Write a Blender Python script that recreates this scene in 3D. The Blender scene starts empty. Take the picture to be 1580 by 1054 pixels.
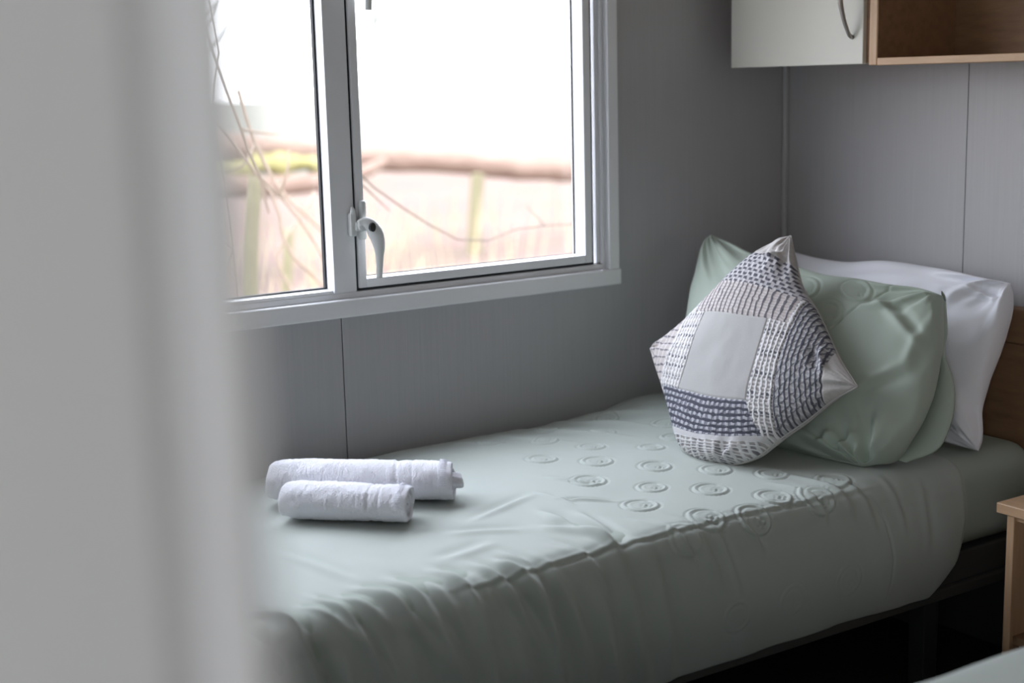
import bpy, bmesh, math, random
import numpy as np
from mathutils import Vector, Matrix

# ------------------------------------------------------------------ camera
sc = bpy.context.scene
CAM = np.array([-2.5178, -2.6, 1.2605])
cam = bpy.data.objects.new('camera', bpy.data.cameras.new('camera'))
sc.collection.objects.link(cam)
_X = (0.8350538, -0.5496311, -0.02430649)      # camera right in the world
_D = (-0.11940448, -0.13792993, -0.98321814)   # camera down
_F = (0.53705467, 0.82394235, -0.18080733)     # camera forward
m = Matrix(((_X[0], -_D[0], -_F[0], CAM[0]), (_X[1], -_D[1], -_F[1], CAM[1]), (_X[2], -_D[2], -_F[2], CAM[2]), (0, 0, 0, 1)))
cam.matrix_world = m
cam.data.sensor_width = 36; cam.data.lens = 50.0
cam.data.clip_start = 0.02; cam.data.clip_end = 400
cam.data.dof.use_dof = True
cam.data.dof.focus_distance = 2.75
cam.data.dof.aperture_fstop = 2.15
sc.camera = cam

# ------------------------------------------------------------------ overcast sky, exposure
SKY = 10.0
w = bpy.data.worlds.new('overcast_sky'); sc.world = w; w.use_nodes = True
nt = w.node_tree; nt.nodes.clear()
out = nt.nodes.new('ShaderNodeOutputWorld'); bg = nt.nodes.new('ShaderNodeBackground')
tc = nt.nodes.new('ShaderNodeTexCoord'); sp = nt.nodes.new('ShaderNodeSeparateXYZ'); rmp = nt.nodes.new('ShaderNodeValToRGB')
rmp.color_ramp.elements[0].position = 0.0; rmp.color_ramp.elements[0].color = (0.56, 0.57, 0.60, 1)
rmp.color_ramp.elements[1].position = 0.8; rmp.color_ramp.elements[1].color = (0.90, 0.96, 1.10, 1)
nt.links.new(tc.outputs['Generated'], sp.inputs[0]); nt.links.new(sp.outputs['Z'], rmp.inputs[0])
nt.links.new(rmp.outputs[0], bg.inputs[0]); bg.inputs[1].default_value = SKY
nt.links.new(bg.outputs[0], out.inputs[0])
sc.view_settings.view_transform = 'Standard'; sc.view_settings.look = 'None'
sc.view_settings.exposure = 0.0; sc.view_settings.gamma = 1.0
sc.view_settings.use_curve_mapping = False

def portal(name, loc, rot, sx, sy):
    l = bpy.data.lights.new(name, 'AREA'); l.shape = 'RECTANGLE'; l.size = sx; l.size_y = sy
    l.cycles.is_portal = True
    o = bpy.data.objects.new(name, l); sc.collection.objects.link(o); o.location = loc; o.rotation_euler = rot
    return o
portal('window_portal', (-1.40, 0.062, 1.28), (-math.pi/2, 0, 0), 1.76, 0.92)
portal('hall_fill_portal', (-3.92, -3.32, 1.425), (0, -math.pi/2, 0), 1.15, 1.64)  # portal for the added fill opening in the hall wall
try:
    sc.cycles.max_bounces = 10; sc.cycles.diffuse_bounces = 6; sc.cycles.transparent_max_bounces = 16
    sc.cycles.caustics_reflective = False; sc.cycles.caustics_refractive = False
    sc.cycles.sample_clamp_indirect = 8
except Exception: pass

# ------------------------------------------------------------------ helpers
RNG = np.random.default_rng(7)
def tag(o, label=None, cat=None, group=None, kind=None):
    if label: o['label'] = label
    if cat: o['category'] = cat
    if group: o['group'] = group
    if kind: o['kind'] = kind
    return o
def empty(name, loc=(0, 0, 0)):
    o = bpy.data.objects.new(name, None); sc.collection.objects.link(o); o.location = loc; o.empty_display_size = .1
    return o
def link(name, me, mat, parent=None, smooth=False):
    o = bpy.data.objects.new(name, me); sc.collection.objects.link(o)
    if mat: me.materials.append(mat)
    if parent is not None:
        o.parent = parent; o.matrix_parent_inverse = Matrix.Translation(parent.location).inverted() if parent.parent is None else Matrix.Identity(4)
        if parent.parent is not None: o.matrix_parent_inverse = Matrix.Identity(4); o.location = (0, 0, 0)
    if smooth:
        me.polygons.foreach_set('use_smooth', [True]*len(me.polygons))
    return o
def bm_obj(name, bm, mat, parent=None, smooth=False):
    me = bpy.data.meshes.new(name); bm.normal_update(); bm.to_mesh(me); bm.free()
    return link(name, me, mat, parent, smooth)
def box(bm, x0, x1, y0, y1, z0, z1, bev=0, seg=2):
    r = bmesh.ops.create_cube(bm, size=1)
    M = Matrix.Translation(((x0+x1)/2, (y0+y1)/2, (z0+z1)/2)) @ Matrix.Diagonal((abs(x1-x0), abs(y1-y0), abs(z1-z0), 1))
    bmesh.ops.transform(bm, matrix=M, verts=r['verts'])
    if bev:
        es = list({e for v in r['verts'] for e in v.link_edges})
        bmesh.ops.bevel(bm, geom=es, offset=bev, segments=seg, profile=.5, affect='EDGES')
def boxes(name, lst, mat, parent=None, bev=0):
    bm = bmesh.new()
    for b in lst: box(bm, *b, bev=bev)
    return bm_obj(name, bm, mat, parent)
def ring_frame(bm, x0, x1, z0, z1, wl, wr, wb, wt, y0, y1, bev=0):
    box(bm, x0, x0+wl, y0, y1, z0, z1, bev); box(bm, x1-wr, x1, y0, y1, z0, z1, bev)
    box(bm, x0+wl, x1-wr, y0, y1, z0, z0+wb, bev); box(bm, x0+wl, x1-wr, y0, y1, z1-wt, z1, bev)
def smooth_path(pts, n):
    """Catmull-Rom resample"""
    P = np.array(pts, float); k = len(P)
    d = np.r_[0, np.cumsum(np.linalg.norm(np.diff(P, axis=0), axis=1))]; d /= d[-1]
    t = np.linspace(0, 1, n); out = np.zeros((n, P.shape[1]))
    m = np.gradient(P, d, axis=0)
    i = np.clip(np.searchsorted(d, t, side='right')-1, 0, k-2)
    h = (d[i+1]-d[i]); s = ((t-d[i])/h)[:, None]; h = h[:, None]
    return ((2*s**3-3*s**2+1)*P[i] + (s**3-2*s**2+s)*h*m[i] + (-2*s**3+3*s**2)*P[i+1] + (s**3-s**2)*h*m[i+1])
def tube(bm, pts, radii, seg=8, n=None, flat=1.0, up=(0, 0, 1)):
    P = smooth_path(pts, n) if n else np.array(pts, float)
    R = np.interp(np.linspace(0, 1, len(P)), np.linspace(0, 1, len(radii)), radii)
    T = np.gradient(P, axis=0); T /= np.linalg.norm(T, axis=1)[:, None]
    a = np.cross(T[0], up)
    if np.linalg.norm(a) < 1e-3: a = np.cross(T[0], (0, 1, 0))
    rings = []
    for i in range(len(P)):
        a = a-np.dot(a, T[i])*T[i]; a /= np.linalg.norm(a); b = np.cross(T[i], a)
        rings.append([bm.verts.new(P[i]+R[i]*(math.cos(t)*a+flat*math.sin(t)*b)) for t in np.linspace(0, 2*math.pi, seg, endpoint=False)])
    for i in range(len(P)-1):
        for j in range(seg):
            bm.faces.new((rings[i][j], rings[i][(j+1) % seg], rings[i+1][(j+1) % seg], rings[i+1][j]))
    bm.faces.new(rings[0][::-1]); bm.faces.new(rings[-1])
def grid_mesh(name, P, closed_u=False, flip=False):
    """P: (n,m,3) array -> mesh"""
    n, mm, _ = P.shape
    me = bpy.data.meshes.new(name)
    me.vertices.add(n*mm); me.vertices.foreach_set('co', P.reshape(-1).astype(np.float32))
    iu = np.arange(n if closed_u else n-1); iv = np.arange(mm-1)
    A, B = np.meshgrid(iu, iv, indexing='ij'); A2 = (A+1) % n
    q = np.stack([A*mm+B, A2*mm+B, A2*mm+B+1, A*mm+B+1], -1).reshape(-1, 4)
    if flip: q = q[:, ::-1]
    k = len(q)
    me.loops.add(k*4); me.loops.foreach_set('vertex_index', q.reshape(-1).astype(np.int32))
    me.polygons.add(k); me.polygons.foreach_set('loop_start', np.arange(0, k*4, 4, dtype=np.int32))
    me.polygons.foreach_set('use_smooth', np.ones(k, bool))
    me.update(calc_edges=True)
    return me
_L = {}
def vnoise(x, y, seed=0):
    if seed not in _L: _L[seed] = np.random.default_rng(seed+100).uniform(-1, 1, (256, 256))
    L = _L[seed]; xi = np.floor(x).astype(int); yi = np.floor(y).astype(int)
    fx = x-xi; fy = y-yi; fx = fx*fx*fx*(fx*(fx*6-15)+10); fy = fy*fy*fy*(fy*(fy*6-15)+10)
    g = lambda a, b: L[a & 255, b & 255]
    return (g(xi, yi)*(1-fx)+g(xi+1, yi)*fx)*(1-fy)+(g(xi, yi+1)*(1-fx)+g(xi+1, yi+1)*fx)*fy
def fbm(x, y, seed=0, o=3):
    s = 0; a = 1
    for k in range(o): s = s+a*vnoise(x*2**k+13.7*k, y*2**k+7.1*k, seed+k); a *= .5
    return s
def ridged(x, y, seed=0): return 1-np.abs(vnoise(x, y, seed))*2
def sstep(a, b, x):
    t = np.clip((x-a)/(b-a), 0, 1); return t*t*(3-2*t)
def crease(X, Y, p0, p1, w, amp, one=0.0):
    """raised fold along the segment p0-p1, with a trough on one side"""
    p0 = np.array(p0); p1 = np.array(p1); d = p1-p0; L = np.hypot(*d); d = d/L
    t = (X-p0[0])*d[0]+(Y-p0[1])*d[1]; s = -(X-p0[0])*d[1]+(Y-p0[1])*d[0]
    s = s+0.12*w*np.sin(t/L*7+p0[0]*50)
    env = np.exp(-((t/L-.45)/.42)**4)
    return amp*env*(np.exp(-(s/w)**2)-.8*np.exp(-((s-1.7*w)/(1.2*w))**2)*(1 if one == 0 else one))

# ------------------------------------------------------------------ materials
def mat(name, col, rough=.6, spec=.3, metal=0, noise=None, bump=None, sheen=0, grain=None, coat=0):
    """noise=(scale, amount, colour2)  bump=(scale, strength, dist)  grain=(axis stretch xyz, amount)"""
    mt = bpy.data.materials.new(name); mt.use_nodes = True
    t = mt.node_tree; b = t.nodes['Principled BSDF']
    b.inputs['Base Color'].default_value = (*col, 1); b.inputs['Roughness'].default_value = rough
    b.inputs['Specular IOR Level'].default_value = spec; b.inputs['Metallic'].default_value = metal
    if sheen: b.inputs['Sheen Weight'].default_value = sheen; b.inputs['Sheen Roughness'].default_value = .5
    if coat: b.inputs['Coat Weight'].default_value = coat
    co = t.nodes.new('ShaderNodeTexCoord')
    src = co.outputs['Object']
    if grain:
        mp = t.nodes.new('ShaderNodeMapping'); mp.inputs['Scale'].default_value = grain
        t.links.new(src, mp.inputs[0]); src = mp.outputs[0]
    if noise:
        n = t.nodes.new('ShaderNodeTexNoise'); n.inputs['Scale'].default_value = noise[0]; n.inputs['Detail'].default_value = 6
        n.inputs['Roughness'].default_value = .6
        t.links.new(src, n.inputs['Vector'])
        r = t.nodes.new('ShaderNodeMapRange'); r.inputs[1].default_value = .3; r.inputs[2].default_value = .7
        r.inputs[3].default_value = 0; r.inputs[4].default_value = noise[1]
        t.links.new(n.outputs[0], r.inputs[0])
        mx = t.nodes.new('ShaderNodeMix'); mx.data_type = 'RGBA'
        mx.inputs[6].default_value = (*col, 1); mx.inputs[7].default_value = (*noise[2], 1)
        t.links.new(r.outputs[0], mx.inputs[0]); t.links.new(mx.outputs[2], b.inputs['Base Color'])
    if bump:
        n = t.nodes.new('ShaderNodeTexNoise'); n.inputs['Scale'].default_value = bump[0]; n.inputs['Detail'].default_value = 4
        t.links.new(src, n.inputs['Vector'])
        bp = t.nodes.new('ShaderNodeBump'); bp.inputs['Strength'].default_value = bump[1]; bp.inputs['Distance'].default_value = bump[2]
        t.links.new(n.outputs[0], bp.inputs['Height']); t.links.new(bp.outputs[0], b.inputs['Normal'])
    return mt
M_wall = mat('grey_wallboard', (.46, .455, .465), .36, .5, noise=(6, .6, (.41, .41, .42)), bump=(9, .4, .0012), grain=(26, 26, .6))
M_hall = mat('cream_hall_wall', (.66, .62, .54), .6)
M_groove_shade = mat('dark_joint_and_shade', (.05, .05, .055), .8)
M_trimstrip = mat('grey_corner_strip', (.50, .50, .51), .5)
M_ceil = mat('white_ceiling_board', (.78, .77, .74), .7)
M_floor = mat('dark_grey_carpet', (.035, .034, .035), .95, .1, noise=(60, .5, (.06, .058, .055)), bump=(300, .6, .003))
M_upvc = mat('white_window_plastic', (.86, .87, .89), .25, .5, noise=(3, .15, (.82, .83, .85)))
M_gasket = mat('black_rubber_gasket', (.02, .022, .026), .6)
M_jamb = mat('painted_door_frame', (.49, .49, .485), .55, .3, noise=(4, .2, (.46, .46, .455)))
M_sage = mat('sage_green_cotton', (.445, .485, .450), .72, .25, noise=(5, .25, (.425, .465, .43)), bump=(900, .12, .0006), sheen=.15)
M_sageP = mat('sage_green_cotton_pillowcase', (.43, .495, .43), .7, .25, noise=(5, .25, (.39, .46, .395)), bump=(900, .12, .0006), sheen=.1)
M_sheet = mat('sage_green_sheet', (.40, .45, .40), .75, .2, bump=(900, .12, .0006))
M_white = mat('white_cotton', (.86, .87, .92), .75, .25, bump=(900, .1, .0006), sheen=.1)
M_towel = mat('white_terry_cotton', (.91, .91, .97), .95, .1, noise=(30, .3, (.86, .86, .93)), bump=(420, 1.0, .0035), sheen=.3)
M_towel_band = mat('flat_woven_towel_band', (.86, .86, .92), .8, .2, bump=(700, .3, .0008))
M_beech = mat('beech_wood', (.60, .40, .25), .42, .4, noise=(5, .8, (.49, .31, .18)), bump=(8, .12, .001), grain=(18, 2, 18))
M_beechv = mat('beech_wood_upright', (.60, .40, .25), .42, .4, noise=(5, .8, (.49, .31, .18)), bump=(8, .12, .001), grain=(18, 18, 2))
M_walnut = mat('brown_wood_interior', (.30, .18, .10), .5, .35, noise=(4, .8, (.19, .11, .062)), grain=(14, 3, 14))
M_cream = mat('cream_cabinet_door', (.66, .655, .585), .35, .45, noise=(2, .2, (.62, .615, .55)))
M_steel = mat('brushed_steel', (.42, .40, .38), .3, .5, metal=1)
M_blackm = mat('black_bed_metal', (.03, .03, .032), .45, .4)
M_base = mat('dark_grey_bed_base', (.06, .058, .055), .8)
M_lock = mat('dark_key_lock', (.06, .06, .06), .3, .5, metal=.8)
M_handle = mat('white_handle_enamel', (.70, .72, .71), .3, .5)

def glass_mat():
    mt = bpy.data.materials.new('clear_window_glass'); mt.use_nodes = True; t = mt.node_tree; t.nodes.clear()
    o = t.nodes.new('ShaderNodeOutputMaterial'); mx = t.nodes.new('ShaderNodeMixShader')
    tr = t.nodes.new('ShaderNodeBsdfTransparent'); gl = t.nodes.new('ShaderNodeBsdfGlossy'); lw = t.nodes.new('ShaderNodeLayerWeight')
    pw = t.nodes.new('ShaderNodeMath'); pw.operation = 'POWER'; pw.inputs[1].default_value = 5
    ma = t.nodes.new('ShaderNodeMath'); ma.operation = 'MULTIPLY_ADD'; ma.inputs[1].default_value = .7; ma.inputs[2].default_value = .03
    tr.inputs[0].default_value = (.985, .99, .99, 1); gl.inputs['Roughness'].default_value = .02; lw.inputs[0].default_value = .5
    t.links.new(lw.outputs['Facing'], pw.inputs[0]); t.links.new(pw.outputs[0], ma.inputs[0])
    t.links.new(ma.outputs[0], mx.inputs[0]); t.links.new(tr.outputs[0], mx.inputs[1]); t.links.new(gl.outputs[0], mx.inputs[2])
    t.links.new(mx.outputs[0], o.inputs[0]); return mt
M_glass = glass_mat()

# ------------------------------------------------------------------ room shell
# window wall (y = 0) with an opening; boards meet in a thin dark joint
WX0, WX1, WZ0, WZ1 = -2.30, -.540, .808, 1.76     # opening
def struct(name, lst, m_, bev=0):
    return tag(boxes(name, lst, m_, None, bev), kind='structure')
J = -1.2395
wl = []
for a, b in ((-4.0, -2.46), (-2.46, J-.0012), (J+.0012, .06)):
    for z0, z1 in ((0, WZ0), (WZ1, 2.2)):
        wl.append((a, b, 0, .012, z0, z1))
wl += [(-4.0, WX0, 0, .012, WZ0, WZ1), (WX1, .06, 0, .012, WZ0, WZ1)]
struct('wall_left', wl, M_wall)
struct('wall_left_core', [(-4.0, .07, .0122, .07, 0, WZ0), (-4.0, .07, .0122, .07, WZ1, 2.2), (-4.0, WX0, .0122, .07, WZ0, WZ1), (WX1, .07, .0122, .07, WZ0, WZ1)], M_groove_shade).name = 'wall_outside'
JY = -.5525
struct('wall_back', [(0, .012, JY+.0012, 0, 0, 2.2), (0, .012, -1.75, JY-.0012, 0, 2.2), (0, .012, -3.2, -1.7524, 0, 2.2)], M_wall)
struct('wall_end', [(.0122, .07, -3.2, 0, 0, 2.2)], M_groove_shade)
struct('wall_right', [(-2.366, .07, -3.27, -3.2, 0, 2.2), (-4.0, -2.366, -4.27, -4.2, 0, 2.2)], M_hall)
struct('shade_strip_back', [(-.004, -.0003, -3.19, -.001, 0, .26)], M_groove_shade)  # added dark strip low on the head wall, standing in for shade
struct('trim_1', [(-.013, -.0005, -.013, -.0005, 0, 2.1)], M_trimstrip, .003)
struct('floor', [(-4.0, .07, -4.27, .07, -.05, 0)], M_floor)
struct('ceiling', [(-4.0, .07, -4.27, .07, 2.1, 2.16)], M_ceil)
# partition between bedroom and hall; the camera stands in its doorway
struct('wall_front', [(-2.434, -2.370, -2.2025, 0, 0, 2.1), (-2.434, -2.370, -3.2, -2.2025, 2.021, 2.1), (-2.430, -2.366, -4.2, -3.2, 0, 2.1)], M_jamb)
bm = bmesh.new()
prof = [(-2.452, -2.203), (-2.452, -2.230), (-2.450, -2.232), (-2.3925, -2.232), (-2.3910, -2.2265), (-2.3830, -2.2265), (-2.3820, -2.236), (-2.3790, -2.239), (-2.3665, -2.239), (-2.3645, -2.237), (-2.3645, -2.203)]
lo = [bm.verts.new((x, y, 0)) for x, y in prof]; hi = [bm.verts.new((x, y, 2.02)) for x, y in prof]
for i in range(11): bm.faces.new((lo[i], lo[(i+1) % 11], hi[(i+1) % 11], hi[i]))
bm.faces.new(lo[::-1]); bm.faces.new(hi); bmesh.ops.recalc_face_normals(bm, faces=bm.faces[:])
tag(bm_obj('trim_2', bm, M_jamb), kind='structure')
# hall wall; its unseen opening behind the camera is added to admit fill daylight
struct('wall_hall', [(-4.0, -3.93, -4.2, -4.14, 0, 2.1), (-4.0, -3.93, -2.50, 0, 0, 2.1), (-4.0, -3.93, -4.14, -2.50, 0, .85), (-4.0, -3.93, -4.14, -2.50, 2.0, 2.1)], M_hall)

# ------------------------------------------------------------------ window
win = tag(empty('window_1', (-1.24, 0, WZ0)), kind='structure')
# architrave
bm = bmesh.new()
box(bm, -.5574, -.5295, -.012, 0, .8275, 1.79, .0015)
box(bm, -2.32, -2.292, -.012, 0, .8275, 1.79, .0015)
box(bm, -2.325, -.5245, -.014, 0, .7905, .8275, .004, 3)
box(bm, -2.292, -.5574, -.012, 0, 1.755, 1.79, .0015)
# returns that line the opening
box(bm, -.5574, -.5405, 0, .05, .8275, 1.755); box(bm, -2.2995, -2.292, 0, .05, .8275, 1.755)
box(bm, -2.292, -.5574, 0, .05, .8085, .8275)
bm_obj('window_trim', bm, M_upvc, win)
# outer frame + mullion
bm = bmesh.new()
ring_frame(bm, -2.292, -.5574, .8275, 1.755, .032, .010, .012, .03, .006, .060, .001)
box(bm, -2.282, -1.25, .007, .060, .8395, .8460, .001)
box(bm, -.5685, -.5640, .002, .012, .8395, 1.74, .001)
box(bm, -1.248, -1.197, .0062, .060, .8395, 1.725, .0015)       # mullion
box(bm, -.578, -.566, .012, .060, .8395, 1.725)
box(bm, -1.2, -.566, .012, .060, .8385, .8425)
bm_obj('window_frame', bm, M_upvc, win)
g = bmesh.new()                                                   # black gasket strips round the sash and the fixed pane
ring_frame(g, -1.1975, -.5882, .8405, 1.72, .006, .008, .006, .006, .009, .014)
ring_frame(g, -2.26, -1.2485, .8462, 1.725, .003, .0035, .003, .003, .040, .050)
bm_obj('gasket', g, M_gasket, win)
bm = bmesh.new(); box(bm, -2.265, -1.244, .046, .050, .842, 1.73)
bm_obj('glass_pane', bm, M_glass, win)
sash = empty('casement_sash', (0, 0, 0)); sash.parent = win; sash.matrix_parent_inverse = Matrix.Translation(win.location).inverted()
def sub(name, bm, m_, smooth=False):
    o = bm_obj(name, bm, m_, None, smooth); o.parent = sash; return o
bm = bmesh.new()
ring_frame(bm, -1.1925, -.5960, .8460, 1.715, .0175, .0200, .0185, .02, .002, .052, .0018)
sub('sash_frame', bm, M_upvc)
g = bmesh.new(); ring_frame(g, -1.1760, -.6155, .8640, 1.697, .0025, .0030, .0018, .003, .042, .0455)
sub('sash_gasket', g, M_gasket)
g = bmesh.new(); box(g, -1.178, -.614, .0456, .0496, .862, 1.70)
sub('sash_glass', g, M_glass)

def window_handle(z0, name='window_handle'):
    """cast handle: pivot hub, sweeping nose and down-turned blade"""
    bm = bmesh.new()
    x = -1.184
    # base plate on the sash
    box(bm, x-.009, x+.010, -.006, .0015, z0-.020, z0+.022, .004)
    # hub barrel leaning out
    tube(bm, [(x-.004, -.004, z0+.010), (x-.003, -.020, z0+.012)], [.013, .0125], 14)
    # blade: shoulder, then straight drop
    P = [(x-.016, -.018, z0+.015), (x-.006, -.022, z0+.0185), (x+.004, -.026, z0+.014), (x+.014, -.029, z0+.000), (x+.0225, -.031, z0-.030), (x+.0225, -.031, z0-.060), (x+.0205, -.031, z0-.098)]
    tube(bm, P, [.0065, .0130, .0160, .0130, .0088, .0070, .0064], 14, 40, .62, up=(0, 1, 0))
    o = sub(name, bm, M_handle, True)
    return o
h1 = window_handle(.966)
bm = bmesh.new(); tube(bm, [(-1.1785, -.0410, .9740), (-1.1775, -.024, .9740)], [.0062, .0062], 16, flat=1.5)
k1 = bm_obj('key_lock', bm, M_lock); k1.parent = sash; k1['label'] = 'dark key lock in the handle'
h2 = window_handle(1.502)
# keeper on the mullion and little upstand behind the handle
bm = bmesh.new()
box(bm, -1.2125, -1.199, -.010, .0062, .955, 1.002, .003)
box(bm, -1.2035, -1.192, -.014, -.004, .966, .985, .003)
tube(bm, [(-1.206, -.004, .995), (-1.206, -.008, 1.008), (-1.206, -.004, 1.014)], [.006, .0055, .003], 10)
bm_obj('handle_keeper', bm, M_handle, win)
bm = bmesh.new()
box(bm, -1.1905, -1.1755, -.012, .001, .985, 1.027, .006, 4)
sub('handle_latch', bm, M_handle, True)

# ------------------------------------------------------------------ beds
RINGS = [(-0.963,-0.314,0.033),(-0.886,-0.395,0.034),(-0.873,-0.196,0.030),(-0.828,-0.299,0.030),(-0.786,-0.341,0.0),(-0.736,-0.381,0.029),(-0.816,-0.491,0.034),(-0.976,-0.489,0.036),(-0.900,-0.585,0.030),(-0.820,-0.660,0.035),(-0.985,-0.658,0.036),(-0.924,-0.767,0.036),(-0.748,-0.752,0.036),(-0.588,-0.744,0.036),(-0.735,-0.577,0.033),(-0.660,-0.655,0.033),(-0.580,-0.239,0.036),(-0.727,-0.203,0.030),(-.64,-.34,.033),(-.64,-.10,.030),(-.80,-.10,.030),(-.96,-.12,.030)]
SRINGS = [(-0.833,0.476,0.036),(-0.670,0.485,0.038),(-0.999,0.470,0.034),(-0.617,0.313,0.035),(-0.764,0.308,0.033),(-.90,.31,.033)]
Ztop = .500
def bed_profile(wd, yoff, hem=.232, n=(40, 170, 60, 130)):
    """cross-section from the wall edge over the top and down the near side; returns points, normals, arclength"""
    pts = []
    r0, r1 = .03, .055
    for t in np.linspace(0, 1, 8)[:-1]: pts.append((-.012, .40+t*(Ztop-.40-r0)))
    for t in np.linspace(0, math.pi/2, 10)[:-1]: pts.append((-.012-r0+r0*math.cos(t), Ztop-r0+r0*math.sin(t)))
    for t in np.linspace(0, 1, 40)[:-1]:
        y = -.042-t*(wd-.042-r1); pts.append((y, Ztop+.010*math.sin(math.pi*t)))
    for t in np.linspace(0, math.pi/2, 14)[:-1]: pts.append((-wd+r1-r1*math.sin(t), Ztop-r1+r1*math.cos(t)))
    for t in np.linspace(0, 1, 24):
        z = Ztop-r1-t*(Ztop-r1-hem); pts.append((-wd-.016*math.sin(math.pi*t)**.8+.012*t, z))
    P = np.array(pts); P[:, 0] += yoff
    return P
def resample(P, ds):
    d = np.r_[0, np.cumsum(np.linalg.norm(np.diff(P, axis=0), axis=1))]
    t = np.linspace(0, d[-1], int(d[-1]/ds)+1)
    Q = np.stack([np.interp(t, d, P[:, i]) for i in range(2)], 1)
    # smooth the profile a little
    for _ in range(6): Q[1:-1] = .25*Q[:-2]+.5*Q[1:-1]+.25*Q[2:]
    T = np.gradient(Q, axis=0); T /= np.linalg.norm(T, axis=1)[:, None]
    N = np.stack([T[:, 1], -T[:, 0]], 1)
    return Q, N, t
def duvet(name, yoff, x0, x1, wd, fine, parent=None, seed=3):
    Q, N, t = resample(bed_profile(wd, 0), .0026 if fine else .008)
    if N[len(N)//2, 1] < 0: N = -N
    if fine: xs = np.r_[np.linspace(x0, -1.28, 170)[:-1], np.linspace(-1.28, x1, 400)]
    else: xs = np.linspace(x0, x1, 240)
    X = np.repeat(xs[:, None], len(Q), 1); Yp = np.repeat(Q[None, :, 0], len(xs), 0); Zp = np.repeat(Q[None, :, 1], len(xs), 0)
    S = np.repeat(t[None], len(xs), 0)
    k = int(np.argmin(np.abs(Q[:, 0]+wd-.012)+10*(Q[:, 1] < Ztop-.08)))
    ys = np.where(S <= t[k], Yp, -(wd-.012)-(S-t[k]))      # unrolled coordinate across the top and down the side
    side = sstep(.0, .05, -(wd)-ys+.02)
    D = .0035*fbm(X*3, ys*3, seed)+.0012*fbm(X*9, ys*7, seed+5)
    # hump where the quilt is pushed up to the window wall by the pillows
    D += .022*np.exp(-((X+.47)/.13)**2)*sstep(-.42, -.02, ys)*(1-side)
    D += .010*np.exp(-((X+.62)/.09)**2)*sstep(-.25, -.02, ys)*(1-side)*np.sin(ys*60+X*30)*.5
    # soft vertical folds down the side, mostly at the foot half
    ff = sstep(-.9, -1.35, X)
    D += side*(.35+.9*ff)*.0075*vnoise(X*16+ys*5, ys*2.2, seed+9)
    D += side*ff*.004*ridged(X*22+ys*9, ys*2.6, seed+12)
    if fine:
        # rows of soft pulls across the top edge at the foot end
        r = np.random.default_rng(5)
        for i in range(26):
            xx = -1.78+i*.034+r.uniform(-.008, .008); L = r.uniform(.10, .24); y0 = -.705-r.uniform(0, .06)
            am = r.uniform(.004, .0105)*(1.15 if xx < -1.3 else .5)
            D += crease(X, ys, (xx-.02, y0), (xx+r.uniform(.025, .06), y0-L), r.uniform(.007, .013), am)
        CR = [((-1.16, -.60), (-1.14, -.83), .012, .012), ((-1.20, -.66), (-1.12, -.80), .014, .010), ((-1.105, -.63), (-1.125, -.79), .010, .006),
              ((-1.09, -.55), (-1.00, -.62), .006, .005), ((-1.28, -.57), (-1.10, -.50), .010, .004), ((-1.10, -.50), (-1.08, -.60), .008, .004),
              ((-1.03, -.43), (-.97, -.53), .006, .005), ((-.70, -.70), (-.665, -.85), .008, .007), ((-.645, -.66), (-.60, -.86), .010, .006),
              ((-.60, -.72), (-.545, -.88), .009, .004), ((-.86, -.80), (-.83, -.86), .006, .005), ((-1.02, -.76), (-.985, -.86), .007, .005),
              ((-.93, -.05), (-.83, -.26), .012, .006), ((-.84, -.04), (-.70, -.30), .014, .007), ((-.74, -.03), (-.60, -.26), .013, .009),
              ((-.66, -.03), (-.50, -.20), .012, .007), ((-1.02, -.05), (-.94, -.18), .012, .004), ((-1.62, -.52), (-1.58, -.70), .012, .005),
              ((-1.35, -.60), (-1.22, -.66), .012, .004), ((-1.42, -.70), (-1.30, -.68), .014, .004),
              ((-.50, -.78), (-.47, -.90), .008, .003), ((-.42, -.80), (-.40, -.95), .010, .003)]
        for a, b, w_, am in CR: D += crease(X, ys, a, b, w_, am)
        # long vertical pulls lower down at the foot
        for i in range(13):
            xx = -1.78+i*.058+r.uniform(-.015, .015); D += crease(X, ys, (xx, -.84), (xx+.05, -1.07), .013, .0075)
        # embroidered trapunto medallions
        NR = len([1 for r_ in RINGS if r_[2]])
        allr = [(a, b, c) for a, b, c in RINGS if c] + [(a, -(wd-.012)-(Ztop-.03-b), c) for a, b, c in SRINGS]
        for ri, (cx, cy, R) in enumerate(allr):
            sel = (np.abs(X-cx) < R*1.5) & (np.abs(ys-cy) < R*1.5)
            dx = (X-cx)[sel]; dy = (ys-cy)[sel]; rr = np.hypot(dx, dy); th = np.arctan2(dy, dx)
            g = np.zeros_like(rr)
            g += -.0024*np.exp(-((rr-R)/.0026)**2)+.0022*np.exp(-((rr-R*.86)/.0040)**2)
            arc = (np.cos(th-2.2) > -.35)
            g += arc*(-.0018*np.exp(-((rr-R*.66)/.0024)**2)+.0012*np.exp(-((rr-R*.54)/.0032)**2))
            for ax, ay in ((.22, -.12), (.02, -.30), (.42, -.30), (.20, -.46)):
                rd = np.hypot(dx-ax*R, dy-ay*R); g += -.0016*np.exp(-((rd-R*.15)/.0020)**2)+.0014*np.exp(-(rd/.0028)**2)
            g += .0006*np.sin(th*26)*np.exp(-((rr-R*1.06)/.0035)**2)
            D[sel] += g*(1.05 if ri < NR+2 else .4)
        # piped seam along the near top edge
        sy = -.792+.006*np.sin(X*5)+.004*vnoise(X*8, X*0, 4)
        D += (-.0022*np.exp(-((ys-sy)/.0032)**2)+.0016*np.exp(-((ys-sy-.006)/.004)**2))*sstep(-.48, -.62, X)*(1-sstep(-1.36, -1.50, X))
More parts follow.
